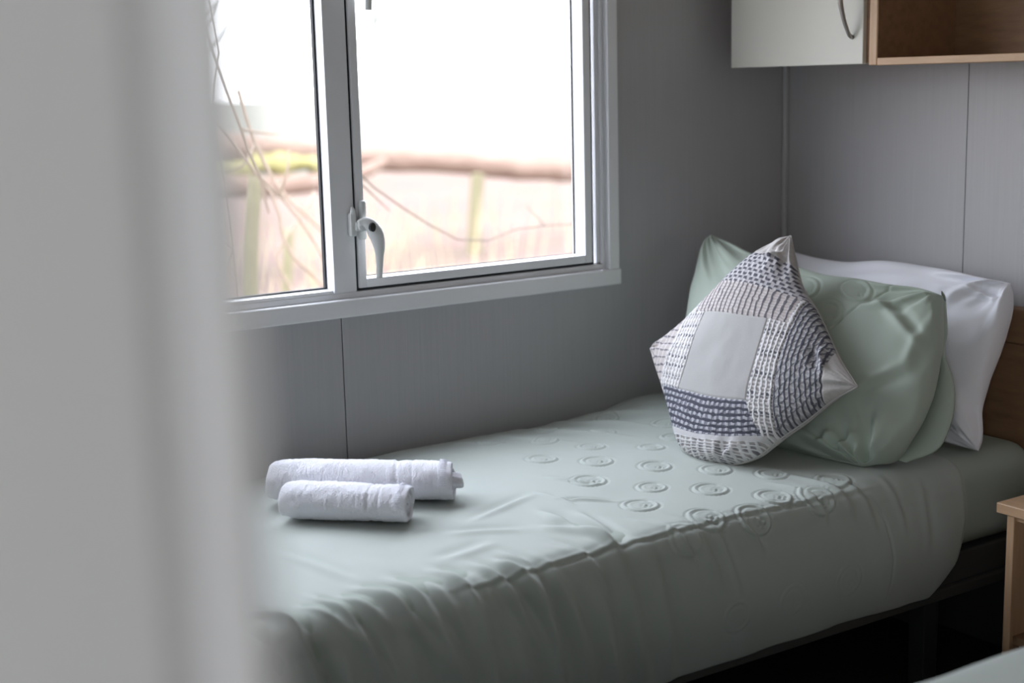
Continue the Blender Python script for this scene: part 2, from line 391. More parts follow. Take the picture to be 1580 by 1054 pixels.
        # stitched seam that curves down the side near the pillows
        sx = np.interp(-ys, [.72, .78, .86, .94, 1.10], [-.60, -.565, -.52, -.498, -.497])
        D += -.0030*np.exp(-((X-sx)/.0028)**2)*sstep(-.72, -.78, ys)*(1-.8*sstep(-.93, -1.02, ys))
    # ends curl down/in
    ehx = sstep(x1-.02, x1, X)
    D += -.008*ehx
    if fine:
        # lower head corner is cut back and turned under
        dd = np.interp(-ys, [.78, .90, .99, 1.03, 1.10], [0, .0, .022, .055, .12])
        X = X-dd*sstep(x1-.30, x1, X)
    # foot end: round over
    e = np.clip((x0+.10-X)/.10, 0, 1); fall = .10*(1-np.sqrt(np.clip(1-e*e, 0, 1)))
    Yw = Yp+N[None, :, 0]*D; Zw = Zp+N[None, :, 1]*D
    Zw = Zw-fall*(1-side)-.012*sstep(0, 1, side)*np.sin(X*2.2+1)*0
    Yw = Yw+fall*.5*side
    Yw = np.minimum(Yw, -.003)
    P = np.stack([X, Yw+yoff, Zw], -1)
    # hem return
    hem = P[:, -1:].copy(); h = [hem+np.array([0, dy, dz]) for dy, dz in ((.003, -.0025), (.008, -.001), (.011, .008))]
    P = np.concatenate([P]+h, 1)
    # close the foot end down to the hem
    foot = []
    for q in range(1, 12):
        F = P[:1].copy(); zt = F[..., 2]; F[..., 2] = zt+(np.minimum(zt, hem[0, 0, 2])-zt)*q/11; F[..., 0] -= .03*math.sin(q/11*math.pi/2); foot.insert(0, F)
    P = np.concatenate(foot+[P], 0)
    me = grid_mesh(name, P, flip=False)
    o = link(name, me, M_sage, parent)
    return o
d1 = duvet('duvet', 0, -1.83, -.280, .812, True)
tag(d1, 'sage green duvet with embossed rings covering the bed under the window', 'duvet')

def bed(yoff, label, cross=True):
    b = tag(empty('single_bed', (-.95, -.4+yoff, 0)), label, 'bed')
    Y = lambda v: v+yoff
    boxes('bed_base', [(-1.82, -.04, Y(-.795), Y(-.02), .212, .236), (-1.81, -.05, Y(-.785), Y(-.03), .236, .300)], M_base, b, .004)
    for lx in (-.372, -1.70):
        for ly in (-.79, -.06):
            boxes('leg', [(lx, lx+.042, Y(ly), Y(ly+.04), 0, .214)], M_blackm, b, .003)
    boxes('crossbar', [(-.362, -.340, Y(-.752), Y(-.06), .155, .195)], M_blackm, b, .002)
    bm = bmesh.new()
    box(bm, -.030, -.001, Y(-.96), Y(-.01), .262, .690, .002); box(bm, -.040, -.001, Y(-.96), Y(-.01), .692, .765, .004)
    bm_obj('headboard', bm, M_walnut, b)
    return b
bed(0, 'bed under the window with brown wooden headboard and black legs')
# mattress in its fitted sheet, showing at the head end
def mattress(yoff, label):
    bm = bmesh.new(); box(bm, -1.80, -.042, yoff-.800, yoff-.03, .304, .496, .05, 6)
    o = bm_obj('mattress', bm, M_sheet, None, True); return tag(o, label, 'mattress')
mattress(0, 'mattress in a sage green sheet, showing beyond the duvet beside the wooden bedside table')
# second bed, nearest the camera at lower right
bed(-1.43, 'second bed, its corner at the lower right of the photo', False)
mattress(-1.43, 'mattress of the second bed under the duvet at lower right')
d2 = duvet('duvet', -1.425, -1.83, -.10, .812, False, None, 31)
tag(d2, 'pale sage duvet on the second bed, blurred at the lower right corner', 'duvet')

# ------------------------------------------------------------------ pillows
def coons(bot, rgt, top, lft, n, m_):
    """bot,top run u=0..1; lft,rgt run v=0..1"""
    b = smooth_path(bot, n); t = smooth_path(top, n); l = smooth_path(lft, m_); r = smooth_path(rgt, m_)
    u = np.linspace(0, 1, n)[:, None, None]; v = np.linspace(0, 1, m_)[None, :, None]
    return ((1-v)*b[:, None]+v*t[:, None]+(1-u)*l[None]+u*r[None]
            -((1-u)*(1-v)*b[0]+u*v*t[-1]+u*(1-v)*b[-1]+(1-u)*v*t[0]))
def crowd(n):
    """parameter values crowded toward the ends, so the rim rolls smoothly"""
    s = np.linspace(-1, 1, n); return .5+.5*(s*.55+.45*np.sin(s*math.pi/2))
def bil(P, U, V):
    n, m_, _ = P.shape; fu = U*(n-1); fv = V*(m_-1); iu = np.clip(fu.astype(int), 0, n-2); iv = np.clip(fv.astype(int), 0, m_-2)
    a = (fu-iu)[..., None]; b = (fv-iv)[..., None]
    return P[iu, iv]*(1-a)*(1-b)+P[iu+1, iv]*a*(1-b)+P[iu, iv+1]*(1-a)*b+P[iu+1, iv+1]*a*b
def pillow(name, sides, normal, tf, tb, n, m_, mats, disp=None, power=.42, colf=None, rim=.0025):
    base = coons(*sides, 160, 160); nrm = np.array(normal, float); nrm /= np.linalg.norm(nrm)
    out = []
    for sgn, T in ((1, tf), (-1, tb)):
        uu, vv = crowd(n), crowd(m_); U, V = np.meshgrid(uu, vv, indexing='ij')
        B = bil(base, U, V)
        f = (np.clip(4*U*(1-U), 0, 1)*np.clip(4*V*(1-V), 0, 1))**power
        H = T*f+rim*(np.minimum(1, f*12))
        d = disp(U, V, f, sgn) if disp else 0
        P = B+nrm*(sgn*(H+d*np.minimum(1, f*4)))[..., None]
        out.append((P, U, V))
    F, Bk = out[0][0], out[1][0]
    me = grid_mesh(name, F); me2 = grid_mesh(name+'b', Bk, flip=True)
    bm = bmesh.new(); bm.from_mesh(me); nv = len(bm.verts); bm.from_mesh(me2)
    o_me = bpy.data.meshes.new(name)
    bmesh.ops.remove_doubles(bm, verts=[v for v in bm.verts if v.is_boundary], dist=1e-5)
    bmesh.ops.recalc_face_normals(bm, faces=bm.faces[:])
    bm.to_mesh(o_me); bm.free()
    bpy.data.meshes.remove(me); bpy.data.meshes.remove(me2)
    return o_me, out
def corner_wrinkle(U, V, cu, cv, R, am, k, seed):
    du = (U-cu); dv = (V-cv); r = np.hypot(du, dv); th = np.arctan2(dv, du)
    return am*np.exp(-(r/R)**2)*vnoise(th*k+seed, r*5, seed)*sstep(0, .06, r)

# white pillow against the headboard
W_top = [(-0.0719,-0.1007,0.8351),(-0.0776,-0.193,0.8266),(-0.08,-0.2722,0.8248),(-0.0777,-0.4316,0.8379),(-0.0804,-0.5397,0.8369),(-0.0857,-0.6492,0.8301),(-0.0891,-0.7478,0.8271)]
W_right = [(-0.2299,-0.7939,0.5058),(-0.2179,-0.7926,0.5331),(-0.1956,-0.7726,0.5835),(-0.1761,-0.7662,0.628),(-0.1456,-0.7677,0.698),(-0.1126,-0.7637,0.7738),(-0.0891,-0.7478,0.8271)]
W_left = [(-0.2265,-0.13,0.512),(-0.1442,-0.12,0.6718),(-0.0719,-0.1007,0.8351)]
W_bot = [(-0.2265,-0.13,0.512),(-0.2318,-0.4278,0.512),(-0.2338,-0.618,0.510),(-0.2299,-0.7939,0.5058)]
def dW(U, V, f, s):
    d = .004*fbm(U*4, V*4, 40)
    d += corner_wrinkle(U, V, 1, 1, .30, .030, 5, 41)+corner_wrinkle(U, V, 1, 0, .3, .016, 5, 43)
    d += crease(U, V, (.80, .80), (.93, .98), .020, .014)+crease(U, V, (.88, .90), (.985, .86), .018, .012)+crease(U, V, (.78, .72), (.86, .86), .02, .006)
    d += crease(U, V, (.9, .1), (.86, .5), .03, .005)+crease(U, V, (.95, .05), (.93, .35), .02, .005)
    d += crease(U, V, (.2, .8), (.7, .93), .03, .003)
    return d
me, _ = pillow('pillow', (W_bot, W_right, W_top, W_left), (-.90, -.12, .40), .075, .050, 200, 160, None, dW, .40)
pw = link('pillow', me, M_white, None, True)
tag(pw, 'plain white pillow propped against the headboard, rearmost of the pillows', 'pillow')

G_top = [(-0.3099,-0.0793,0.8933),(-0.311,-0.1524,0.8751),(-0.3124,-0.2402,0.8531),(-0.3032,-0.3695,0.8355),(-0.2955,-0.4582,0.8253),(-0.2859,-0.5157,0.8247),(-0.2737,-0.6075,0.8197),(-0.2634,-0.663,0.8207),(-0.2588,-0.7169,0.8143)]
G_right = [(-0.4938,-0.7295,0.5051),(-0.4603,-0.7834,0.5328),(-0.4352,-0.7955,0.5633),(-0.3847,-0.7955,0.6299),(-0.3295,-0.7709,0.7085),(-0.299,-0.7499,0.7536),(-0.2588,-0.7169,0.8143)]
G_left = [(-0.5532,-0.2297,0.515),(-0.4897,-0.1979,0.6285),(-0.4257,-0.1452,0.7252),(-0.3769,-0.1065,0.7985),(-0.3367,-0.0805,0.8576),(-0.3099,-0.0793,0.8933)]
G_bot = [(-0.5532,-0.2297,0.515),(-0.5383,-0.4467,0.512),(-0.5246,-0.5476,0.5101),(-0.5109,-0.6427,0.5064),(-0.4938,-0.7295,0.5051)]
def dG(U, V, f, s):
    d = .005*fbm(U*3.5, V*3.5, 50)
    d += corner_wrinkle(U, V, 1, 1, .30, .022, 5, 51)+corner_wrinkle(U, V, 1, 0, .32, .034, 6, 53)+corner_wrinkle(U, V, 0, 1, .3, .012, 5, 55)
    if s > 0:
        d += crease(U, V, (.80, .88), (.97, .66), .022, .010)          # flange fold
        d += crease(U, V, (.97, .80), (.93, .50), .018, .007)
        d += crease(U, V, (.76, .80), (.93, .90), .02, .007)
        d += crease(U, V, (.92, .02), (.86, .20), .020, .016)+crease(U, V, (.84, .04), (.80, .16), .022, .010)
        d += crease(U, V, (.93, .55), (.80, .36), .02, .006)
        sx = .85-.45*(1-V)
        d += -.0035*np.exp(-((U-sx)/.004)**2)*sstep(.45, .6, V)
        for cx, cy in ((.735, .90), (.665, .73), (.56, .86), (.50, .66), (.38, .92)):
            dx = (U-cx)*.66; dy = (V-cy)*.46; rr = np.hypot(dx, dy)
            d += -.0028*np.exp(-((rr-.035)/.0028)**2)+.0018*np.exp(-((rr-.029)/.004)**2)-.0015*np.exp(-((rr-.020)/.0028)**2)*(dx > -.01)
            for ax, ay in ((.006, -.012), (.014, -.010)):
                rd = np.hypot(dx-ax, dy-ay); d += -.0018*np.exp(-((rd-.005)/.002)**2)
    return d
me, _ = pillow('pillow', (G_bot, G_right, G_top, G_left), (-.80, -.13, .58), .085, .055, 260, 220, None, dG, .38)
pg = link('pillow', me, M_sageP, None, True)
tag(pg, 'sage green pillow with embossed ring pattern leaning on the white pillow', 'pillow')
# loose open end of the pillowcase hanging behind its near edge
inner = smooth_path([G_right[6], G_right[5], G_right[4], G_right[3], G_right[2], G_right[1], (-.478, -.752, .514)], 60)
outer = smooth_path([(-0.2253,-0.6944,0.7977),(-0.2624,-0.731,0.7402),(-0.290,-0.7486,0.7115),(-0.3099,-0.7879,0.6645),(-0.3295,-0.8101,0.6335),(-0.3621,-0.8281,0.5863),(-0.3933,-0.8279,0.5451),(-0.4283,-0.78,0.5129)], 60)
rows = []
inn2 = inner+np.array([.055, .05, 0])
ks = np.linspace(0, 1, 10)
for k in ks: rows.append(inn2*(1-k)+outer*k+np.array([-.010, -.004, .004])*math.sin(k*math.pi))
for k in ks[::-1]: rows.append(inn2*(1-k)+outer*k+np.array([.006, .002, -.002])*(.4+.6*k)+np.array([.004, 0, 0])*math.sin(k*math.pi))
me = grid_mesh('pillowcase_flap', np.array(rows), closed_u=True)
fl = link('pillowcase_flap', me, M_sageP, None); fl.parent = pg

# patchwork cushion ------------------------------------------------
C_BR = [(-0.6994,-0.544,0.5040),(-0.6804,-0.5888,0.5134),(-0.6606,-0.6167,0.53),(-0.633,-0.6412,0.5616),(-0.5941,-0.6814,0.6045),(-0.5549,-0.7184,0.6487),(-0.5318,-0.7489,0.6721)]
C_RT = [(-0.5318,-0.7489,0.6721),(-0.5144,-0.6846,0.7166),(-0.5024,-0.6519,0.7437),(-0.4809,-0.5912,0.7931),(-0.4683,-0.5437,0.8257),(-0.4367,-0.4811,0.8898),(-0.4172,-0.4493,0.9273)]
C_LT = [(-0.6307,-0.2494,0.686),(-0.5807,-0.3018,0.7407),(-0.5398,-0.3338,0.789),(-0.495,-0.3608,0.8443),(-0.4561,-0.3939,0.8892),(-0.4314,-0.4259,0.9144),(-0.4172,-0.4493,0.9273)]
C_BL = [(-0.6994,-0.544,0.5040),(-0.7093,-0.4912,0.5057),(-0.7085,-0.4523,0.5148),(-0.6837,-0.3841,0.5691),(-0.6683,-0.3489,0.6018),(-0.646,-0.2899,0.6517),(-0.6307,-0.2494,0.686)]
def line(x, period, width, soft=.25):
    """1 on thin lines repeating every period"""
    t = np.abs((x/period) % 1-.5)*2; return 1-sstep(width, width+soft, t)
def weave(U, V):
    """returns colour (…,3) and relief for the patchwork face"""
    u = U; v = V
    p = u-v; q = u+v-1
    wob = .006*vnoise(p*40, q*40, 70); pw_, qw_ = p+wob, q-wob
    lin = np.array([.56, .54, .53]); white = np.array([.80, .79, .80]); dark = np.array([.085, .085, .11]); navy = np.array([.080, .082, .108]); pink = np.array([.52, .47, .46]); grey = np.array([.40, .39, .41])
    col = np.ones(p.shape+(3,))*lin; h = np.zeros(p.shape)
    def put(mask, c, k):
        kk = (mask*k)[..., None]; col[...] = col*(1-kk)+np.asarray(c)*kk
    n1 = .5+.5*vnoise(p*90, q*90, 71); n2 = .5+.5*vnoise(p*30, q*160, 72)
    col *= (.92+.12*n1)[..., None]
    edge = .26+np.maximum(0, -.30-q)*.35
    mC = (p > -.43) & (p < .26) & (q > -.30) & (q < .29)
    mG = (q <= -.30) & (q > -.585) & (p > -.62) & (p < edge)
    mW = (q <= -.585) & (q > -.63) & (p < edge+.02)
    mH = (q <= -.63) & (p < .5)
    mE = (q >= .29) & (q < .525) & (p > -.55) & (p < .42)
    mF = (q >= .525) & (q < .78)
    mT = (q >= .78)
    right = ~(mC | mG | mW | mH | mE | mF | mT)
    mA = right & (p >= edge-.001) & (p < .455)
    mB = right & (p >= .455) & (p < .785)
    mR = right & (p >= .785)
    mL = right & (p < -.43) & (p >= -.68)
    mD = right & (p < -.68)
    f = lambda a: a.astype(float)
    put(f(mC), (.455, .45, .445), 1)                                  # centre: smooth plain cotton
    # A: open white threads over beige with dark rungs
    put(f(mA), (.42, .40, .40), 1)
    L1 = line(pw_, .038, .26); L2 = line(qw_, .030, .26); D2 = line(qw_+.02, .150, .20)*(n2 > .2)
    put(f(mA), dark, D2*.85); put(f(mA), dark, line(qw_+.015, .030, .2)*.35); put(f(mA), white, np.maximum(L1, L2*.55)); h += f(mA)*(L1*.0008+L2*.0004)
    # L: same weave with rows of dark dashes
    put(f(mL), (.52, .49, .48), 1)
    L1 = line(pw_, .038, .30); L2 = line(qw_, .034, .28); D2 = line(qw_+.02, .080, .22)
    put(f(mL), dark, D2*.85); put(f(mL), white, np.maximum(L1*.95, L2*.6)); h += f(mL)*(L1*.0008+L2*.0004)
    # D: pinkish linen, thin dark cross lines
    put(f(mD), pink, 1); L1 = line(qw_, .058, .10); L2 = line(pw_, .055, .1)
    put(f(mD), dark, L1*.8); put(f(mD), white, L2*.45); h += f(mD)*L1*.0005
    # B: dark cords with slanting lattice
    put(f(mB), (.40, .40, .42), 1)
    L1 = line(pw_+.02*np.sin(q*3), .036, .22, .3); L3 = line(qw_*.8-pw_*1.0, .060, .10, .2); L4 = line(qw_, .036, .22)
    put(f(mB), white, L4*.40); put(f(mB), navy, np.maximum(L1*.95, L3*.75)); h += f(mB)*(L1*.0008+L3*.0004)
    # E: close dark upright lines
    put(f(mE), pink*.95, 1); L1 = line(pw_, .052, .16); L2 = line(qw_, .024, .25)
    put(f(mE), white, L2*.40); put(f(mE), dark, L1*.85); h += f(mE)*L1*.0006
    # F: staggered dark dashes
    put(f(mF), grey*1.15, 1); row = np.floor(q/.034); L1 = line(pw_+.031*(row % 2), .062, .46); L2 = line(qw_, .034, .48)
    put(f(mF), white, .4*line(pw_, .062, .2)); put(f(mF), dark, L1*L2*.95); h += f(mF)*L1*L2*.0007
    # G: navy bands with little white blocks
    put(f(mG), navy, 1); L1 = line(qw_+.002, .046, .40); L2 = line(pw_, .048, .42)
    put(f(mG), (.52, .52, .57), L1*L2*.95); put(f(mG), (.30, .30, .35), line(pw_+.024, .048, .2)*L1*.8); h += f(mG)*L1*L2*.0008
    put(f(mW), (.62, .61, .62), 1); h += f(mW)*.0004
    # H: loose beige, white and dark weave
    put(f(mH), (.40, .38, .37), 1); L1 = line(pw_, .056, .24); L2 = line(qw_, .036, .20); D = line(pw_+.01, .19, .45)*n2+line(qw_+.03, .09, .22)*.6
    put(f(mH), dark, np.clip(D, 0, 1)*.75); put(f(mH), white, np.maximum(L1*.7, L2*.85)); h += f(mH)*(L1*.0006+L2*.0006)
    # seams between the patches
    for s_, msk in ((p-.26, (q < .29) & (q > -.30)), (p+.43, (q < .29) & (q > -.30)), (q+.30, (p < .3) & (p > -.6)), (q-.29, (p < .42) & (p > -.55)), (p-.455, (q < .5) & (q > -.6)), (p-.785, q < 2), (q-.78, q < 2)):
        h -= .0012*np.exp(-(s_/.007)**2)*msk
    return np.clip(col, 0, 1), h
def dC(U, V, f, s):
    d = .002*fbm(U*4, V*4, 60)
    d += corner_wrinkle(U, V, 1, 1, .20, .017, 5, 61)+corner_wrinkle(U, V, 1, 0, .18, .011, 5, 62)+corner_wrinkle(U, V, 0, 1, .22, .007, 5, 63)+corner_wrinkle(U, V, 0, 0, .24, .009, 6, 64)
    d += crease(U, V, (.84, .90), (.97, .86), .018, .010)+crease(U, V, (.90, .12), (.96, .26), .02, .010)
    if s > 0: d = d+weave(U, V)[1]*1.3
    return d
me, outp = pillow('cushion_cover', (C_BR, C_RT, C_LT, C_BL), (-.805, -.175, .567), .062, .050, 470, 470, None, dC, .40, rim=.002)
# fibre colours of the woven patches, by place on the cover
def cushion_material():
    mt = bpy.data.materials.new('patchwork_weave'); mt.use_nodes = True; t = mt.node_tree; b = t.nodes['Principled BSDF']
    a = t.nodes.new('ShaderNodeAttribute'); a.attribute_name = 'thread'; t.links.new(a.outputs['Color'], b.inputs['Base Color'])
    b.inputs['Roughness'].default_value = .85; b.inputs['Specular IOR Level'].default_value = .2
    n = t.nodes.new('ShaderNodeTexNoise'); n.inputs['Scale'].default_value = 700; bp = t.nodes.new('ShaderNodeBump')
    bp.inputs['Strength'].default_value = .35; bp.inputs['Distance'].default_value = .001
    co = t.nodes.new('ShaderNodeTexCoord'); t.links.new(co.outputs['Object'], n.inputs['Vector'])
    t.links.new(n.outputs[0], bp.inputs['Height']); t.links.new(bp.outputs[0], b.inputs['Normal'])
    return mt
# order of vertices survives the merge for the front grid
nn = 470
F = outp[0]; colF = weave(F[1], F[2])[0].reshape(-1, 3)
nv = len(me.vertices); C4 = np.ones((nv, 4)); C4[:, :3] = (.56, .54, .53)
co = np.zeros(nv*3); me.vertices.foreach_get('co', co); co = co.reshape(-1, 3)
Ff = F[0].reshape(-1, 3)
if np.allclose(co[:nn*nn], Ff, atol=1e-4): C4[:nn*nn, :3] = colF
else:
    kF = {tuple(r): i for i, r in enumerate(np.round(Ff, 5).tolist())}
    for i, r in enumerate(np.round(co, 5).tolist()):
        j = kF.get(tuple(r))
        if j is not None: C4[i, :3] = colF[j]
at = me.color_attributes.new('thread', 'FLOAT_COLOR', 'POINT'); at.data.foreach_set('color', C4.reshape(-1))
cu = link('cushion', me, cushion_material(), None, True)
tag(cu, 'patchwork cushion with woven grey, white and navy panels, standing on its corner', 'cushion')
bm = bmesh.new()
for e in (C_BR, C_RT, C_LT[::-1], C_BL[::-1]): tube(bm, e, [.0022], 6, 60)
pp = bm_obj('piping', bm, mat('linen_piping', (.50, .49, .48), .85, .2), None, True); pp.parent = cu

# ------------------------------------------------------------------ rolled towels
def rolled_towel(name, A, B, R, turns, seed, squash=.86, core=0.0, taper=0.0):
    """spiral-rolled towel from end A to end B, lying on the bed"""
    A = np.array(A, float); B = np.array(B, float); ax = B-A; L = np.linalg.norm(ax); ax /= L
    up = np.array([0, 0, 1.]); up -= up.dot(ax)*ax; up /= np.linalg.norm(up); sd = np.cross(ax, up)
    root = empty(name, tuple((A+B)/2-np.array([0, 0, R])))
    th = .0085
    tt = np.linspace(0, turns*2*math.pi, int(turns*46))
    r_c = R-th/2-(R*.86)*(1-tt/tt[-1])            # centre-line radius grows outward
    ang0 = -2.0
    nL = 150; s = np.linspace(0, 1, nL)
    outer_r = r_c+th*.46; inner_r = r_c-th*.46
    rows = []
    Nz = lambda t_, s_, k: vnoise(t_*6+k, s_*60, seed+k)
    for side, rr in ((0, outer_r), (1, inner_r)):
        rows.append((tt, rr))
    # closed loop around the sheet section: outer face, lip, inner face back
    la = np.concatenate([tt, [tt[-1]+.10], tt[::-1], [tt[0]-.15]]); lr = np.concatenate([outer_r, [r_c[-1]], inner_r[::-1], [r_c[0]]])
    P = np.zeros((len(la), nL+6, 3))
    S = np.concatenate([[0]*3, s, [1]*3])
    inset = np.concatenate([[1.0, .75, .35], np.zeros(nL), [.35, .75, 1.0]])   # sheet edge is rounded
    out_off = np.concatenate([[-0., -.0025, -.0012], np.zeros(nL), [.0012, .0025, .0]])
    isout = np.concatenate([np.ones(len(tt)), [.5], np.zeros(len(tt)), [.5]])
    rc_l = np.concatenate([r_c, [r_c[-1]], r_c[::-1], [r_c[0]]])
    a = ang0+la-tt[-1]
    for j in range(nL+6):
        r = lr*(1-inset[j])+rc_l*inset[j]
        nz = .0009*vnoise(a*9+3, np.full_like(a, S[j]*L*240), seed)+.0016*vnoise(a*2.2, np.full_like(a, S[j]*9), seed+1)
        # towel header band: pressed in groove pair
        band = -.0018*(math.exp(-((S[j]-.70)/.012)**2)+.8*math.exp(-((S[j]-.79)/.008)**2))-.0007*(.70 < S[j] < .79)
        # whip-stitched ends
        st = .0011*np.sin(a*38)*(1 if S[j] > .945 else 0)
        r = r+isout*(nz+band+st)
        # rounding of the far shoulders, turns telescope slightly
        tel = .006*vnoise(np.full_like(a, 2.0)+rc_l*90, np.zeros_like(a), seed+2)+core*np.clip((.55-rc_l/R)/.3, 0, 1)*(S[j] > .5)
        sx = S[j]*L+out_off[j]+tel*(S[j]-.5)*2
        shrink = 1-.16*np.exp(-(S[j]*L/.016)**1.0)-.05*np.exp(-((1-S[j])*L/.010))
        rx = r*shrink*(1+taper*(.5-S[j]))
        ca, sa = np.cos(a), np.sin(a)
        yy = np.sign(ca)*np.abs(ca)**.95*rx*1.06; zz = sa*rx*squash
        zz = np.maximum(zz, -R*squash*.93+ .0*yy)
        P[:, j] = A+ax*sx[:, None]+sd*yy[:, None]+up*zz[:, None]
    me = grid_mesh('rolled_sheet', P, closed_u=True)
    o = link('rolled_sheet', me, M_towel, root)
    # stitched hem thread loops at the near end
    bm = bmesh.new()
    for k in range(26):
        an = .15+k*.105
        p_ = lambda sv, rr_: tuple(A+ax*(sv*L)+sd*(math.cos(an)*rr_*1.06)+up*(math.sin(an)*rr_*squash))
        tube(bm, [p_(.94, R*(.975-.5*taper)), p_(.958, R*(.962-.5*taper)), p_(.985, R*(.93-.5*taper))], [.0007], 5)
    bm_obj('hem_stitching', bm, M_towel_band, root, True)
    return root
t1 = rolled_towel('rolled_towel', (-1.520, -.262, .553), (-1.258, -.452, .548), .050, 3.4, 80, core=.016, taper=.10)
tag(t1, 'larger white rolled towel lying on the duvet behind the smaller one', 'towel', 'rolled towels on the bed')
t2 = rolled_towel('rolled_towel', (-1.538, -.362, .5435), (-1.382, -.515, .5425), .0455, 3.2, 90, taper=.06)
tag(t2, 'smaller white rolled towel in front of the larger one on the duvet', 'towel', 'rolled towels on the bed')

# ------------------------------------------------------------------ overhead cupboards
cb = tag(empty('wall_cabinet', (-.12, -.29, 1.276)), 'overhead wall cabinet with a plain cream door and bow handle', 'cabinet')
boxes('carcass', [(-.232, -.001, -.482, -.466, 1.278, 2.06), (-.232, -.001, -.098, -.082, 1.278, 2.06), (-.232, -.001, -.466, -.098, 1.278, 1.294), (-.232, -.001, -.466, -.098, 2.044, 2.06), (-.012, -.001, -.466, -.098, 1.294, 2.044)], M_beechv, cb)
door = boxes('door', [(-.250, -.2335, -.4825, -.078, 1.2755, 2.06)], M_cream, cb, .0015)
bm = bmesh.new()
hy = -.4530
hp = [(-.2495, 1.331), (-.2565, 1.3335), (-.268, 1.350), (-.280, 1.378), (-.2875, 1.41)]
hp = hp+[(x, 2*1.41-z) for x, z in hp[-2::-1]]
tube(bm, [(x, hy, z) for x, z in hp], [.0045, .0040, .0044, .0050, .0054, .0050, .0044, .0040, .0045], 10, 44)
hd = bm_obj('door_handle', bm, M_steel, None, True); hd.parent = door; hd.matrix_parent_inverse = door.matrix_world.inverted()
hd['label'] = 'brushed steel bow handle'
sh = tag(empty('open_shelf_unit', (-.12, -.9, 1.272)), 'open beech shelf unit on the wall right of the cream cabinet door', 'shelf')
boxes('side_panel', [(-.250, -.001, -.5205, -.4990, 1.2725, 2.06)], M_beechv, sh, .002)
boxes('side_panel', [(-.250, -.001, -1.42, -1.40, 1.2725, 2.06)], M_beechv, sh, .002)
boxes('shelf', [(-.250, -.001, -1.40, -.5215, 1.272, 1.287)], M_beech, sh, .0015)
boxes('shelf', [(-.250, -.001, -1.40, -.5215, 2.044, 2.06)], M_beech, sh, .0015)
boxes('back_panel', [(-.012, -.001, -1.40, -.5215, 1.287, 2.044), (-.249, -.012, -.5222, -.5213, 1.287, 2.044)], M_walnut, sh)
boxes('filler_strip', [(-.240, -.20, -.4985, -.4835, 1.2775, 2.06)], M_walnut, sh)

# ------------------------------------------------------------------ bedside table
bt = tag(empty('bedside_table', (-.19, -1.2, 0)), 'small open beech bedside table between the two beds', 'table')
boxes('table_top', [(-.391, -.005, -1.40, -.965, .4505, .4705)], M_beech, bt, .002)
boxes('side_panel', [(-.385, -.006, -1.001, -.985, .0, .4505)], M_beechv, bt, .0015)
boxes('side_panel', [(-.385, -.006, -1.385, -1.369, .0, .4505)], M_beechv, bt, .0015)
boxes('back_panel', [(-.018, -.006, -1.369, -1.001, .02, .4505)], M_walnut, bt)
boxes('shelf', [(-.375, -.018, -1.369, -1.001, .20, .216)], M_walnut, bt)
boxes('top_rail', [(-.378, -.366, -1.369, -1.001, .440, .4505)], M_beech, bt)

# ------------------------------------------------------------------ outdoors
GZ = -.60
M_ground = mat('leaf_littered_grass', (.155, .098, .085), .95, .1, noise=(.9, 1.0, (.13, .105, .076)), bump=(6, .8, .05))
M_field = mat('pale_dry_field', (.125, .118, .092), .95, .1, noise=(.15, .8, (.145, .14, .115)))
M_bark = mat('brown_bark', (.185, .122, .092), .9, .2, noise=(3, .9, (.26, .185, .145)), bump=(14, .9, .02), grain=(1, 4, 4))
M_moss = mat('yellow_green_moss', (.24, .215, .085), .95, .1, noise=(8, .8, (.28, .245, .12)), bump=(30, 1, .03))
M_post = mat('mossy_post_wood', (.22, .20, .12), .9, .2, noise=(5, .9, (.17, .15, .09)), bump=(20, .8, .01))
M_twig = mat('pale_bare_twig', (.30, .23, .18), .85, .2, noise=(9, .8, (.22, .17, .12)))
M_twigd = mat('greyish_bare_twig', (.10, .08, .065), .85, .2, noise=(9, .8, (.15, .12, .10)))
def terrain():
    xs = np.linspace(-40, 60, 150); ys = np.linspace(.8, 120, 150)
    X, Y = np.meshgrid(xs, ys, indexing='ij')
    Z = GZ+.10*fbm(X*.5, Y*.5, 200)*sstep(.8, 4, Y)+.12*fbm(X*.13, Y*.13, 205)
    return grid_mesh('ground', np.stack([X, Y, Z], -1))
gr = link('ground', terrain(), M_ground); tag(gr, kind='structure')

def stems(name, lst, m_, label=None, cat=None, group=None, parent=None):
    bm = bmesh.new()
    for pts, rad in lst: tube(bm, pts, rad, 7, 26)
    o = bm_obj(name, bm, m_, parent, True)
    return tag(o, label, cat, group)
# fallen trunk lying across a dip, with moss and a rotten lower limb
bm = bmesh.new()
tube(bm, [(.6, 10, .80), (2.28, 10, .70), (3.04, 10, .66), (3.58, 10, .60), (4.0, 10, .54), (4.58, 10, .49), (5.5, 10, .385), (6.6, 10, .27), (8.0, 10, .14), (9.5, 10, 0)], [.19, .17, .15, .13, .12, .12, .125, .13, .12, .10], 16, 80)
for v in bm.verts: v.co += Vector((0, .02, .02))*(float(vnoise(np.array(v.co.x*5), np.array(v.co.z*6+v.co.y*6), 210)))
log = bm_obj('fallen_trunk', bm, M_bark, None, True)
tag(log, 'fallen tree trunk lying across the ground outside the window', 'log')
bm = bmesh.new()
tube(bm, [(1.7, 9.75, .42), (2.3, 9.72, .50), (2.8, 9.74, .535), (3.3, 9.76, .53), (3.75, 9.8, .50)], [.05, .085, .105, .10, .03], 14, 50)
for v in bm.verts: v.co += Vector((.02, .02, .04))*(float(vnoise(np.array(v.co.x*8), np.array(v.co.z*9), 212)))
mo = bm_obj('moss_patch', bm, M_moss, None, True); mo.parent = log; mo['label'] = 'yellow-green moss along the trunk'
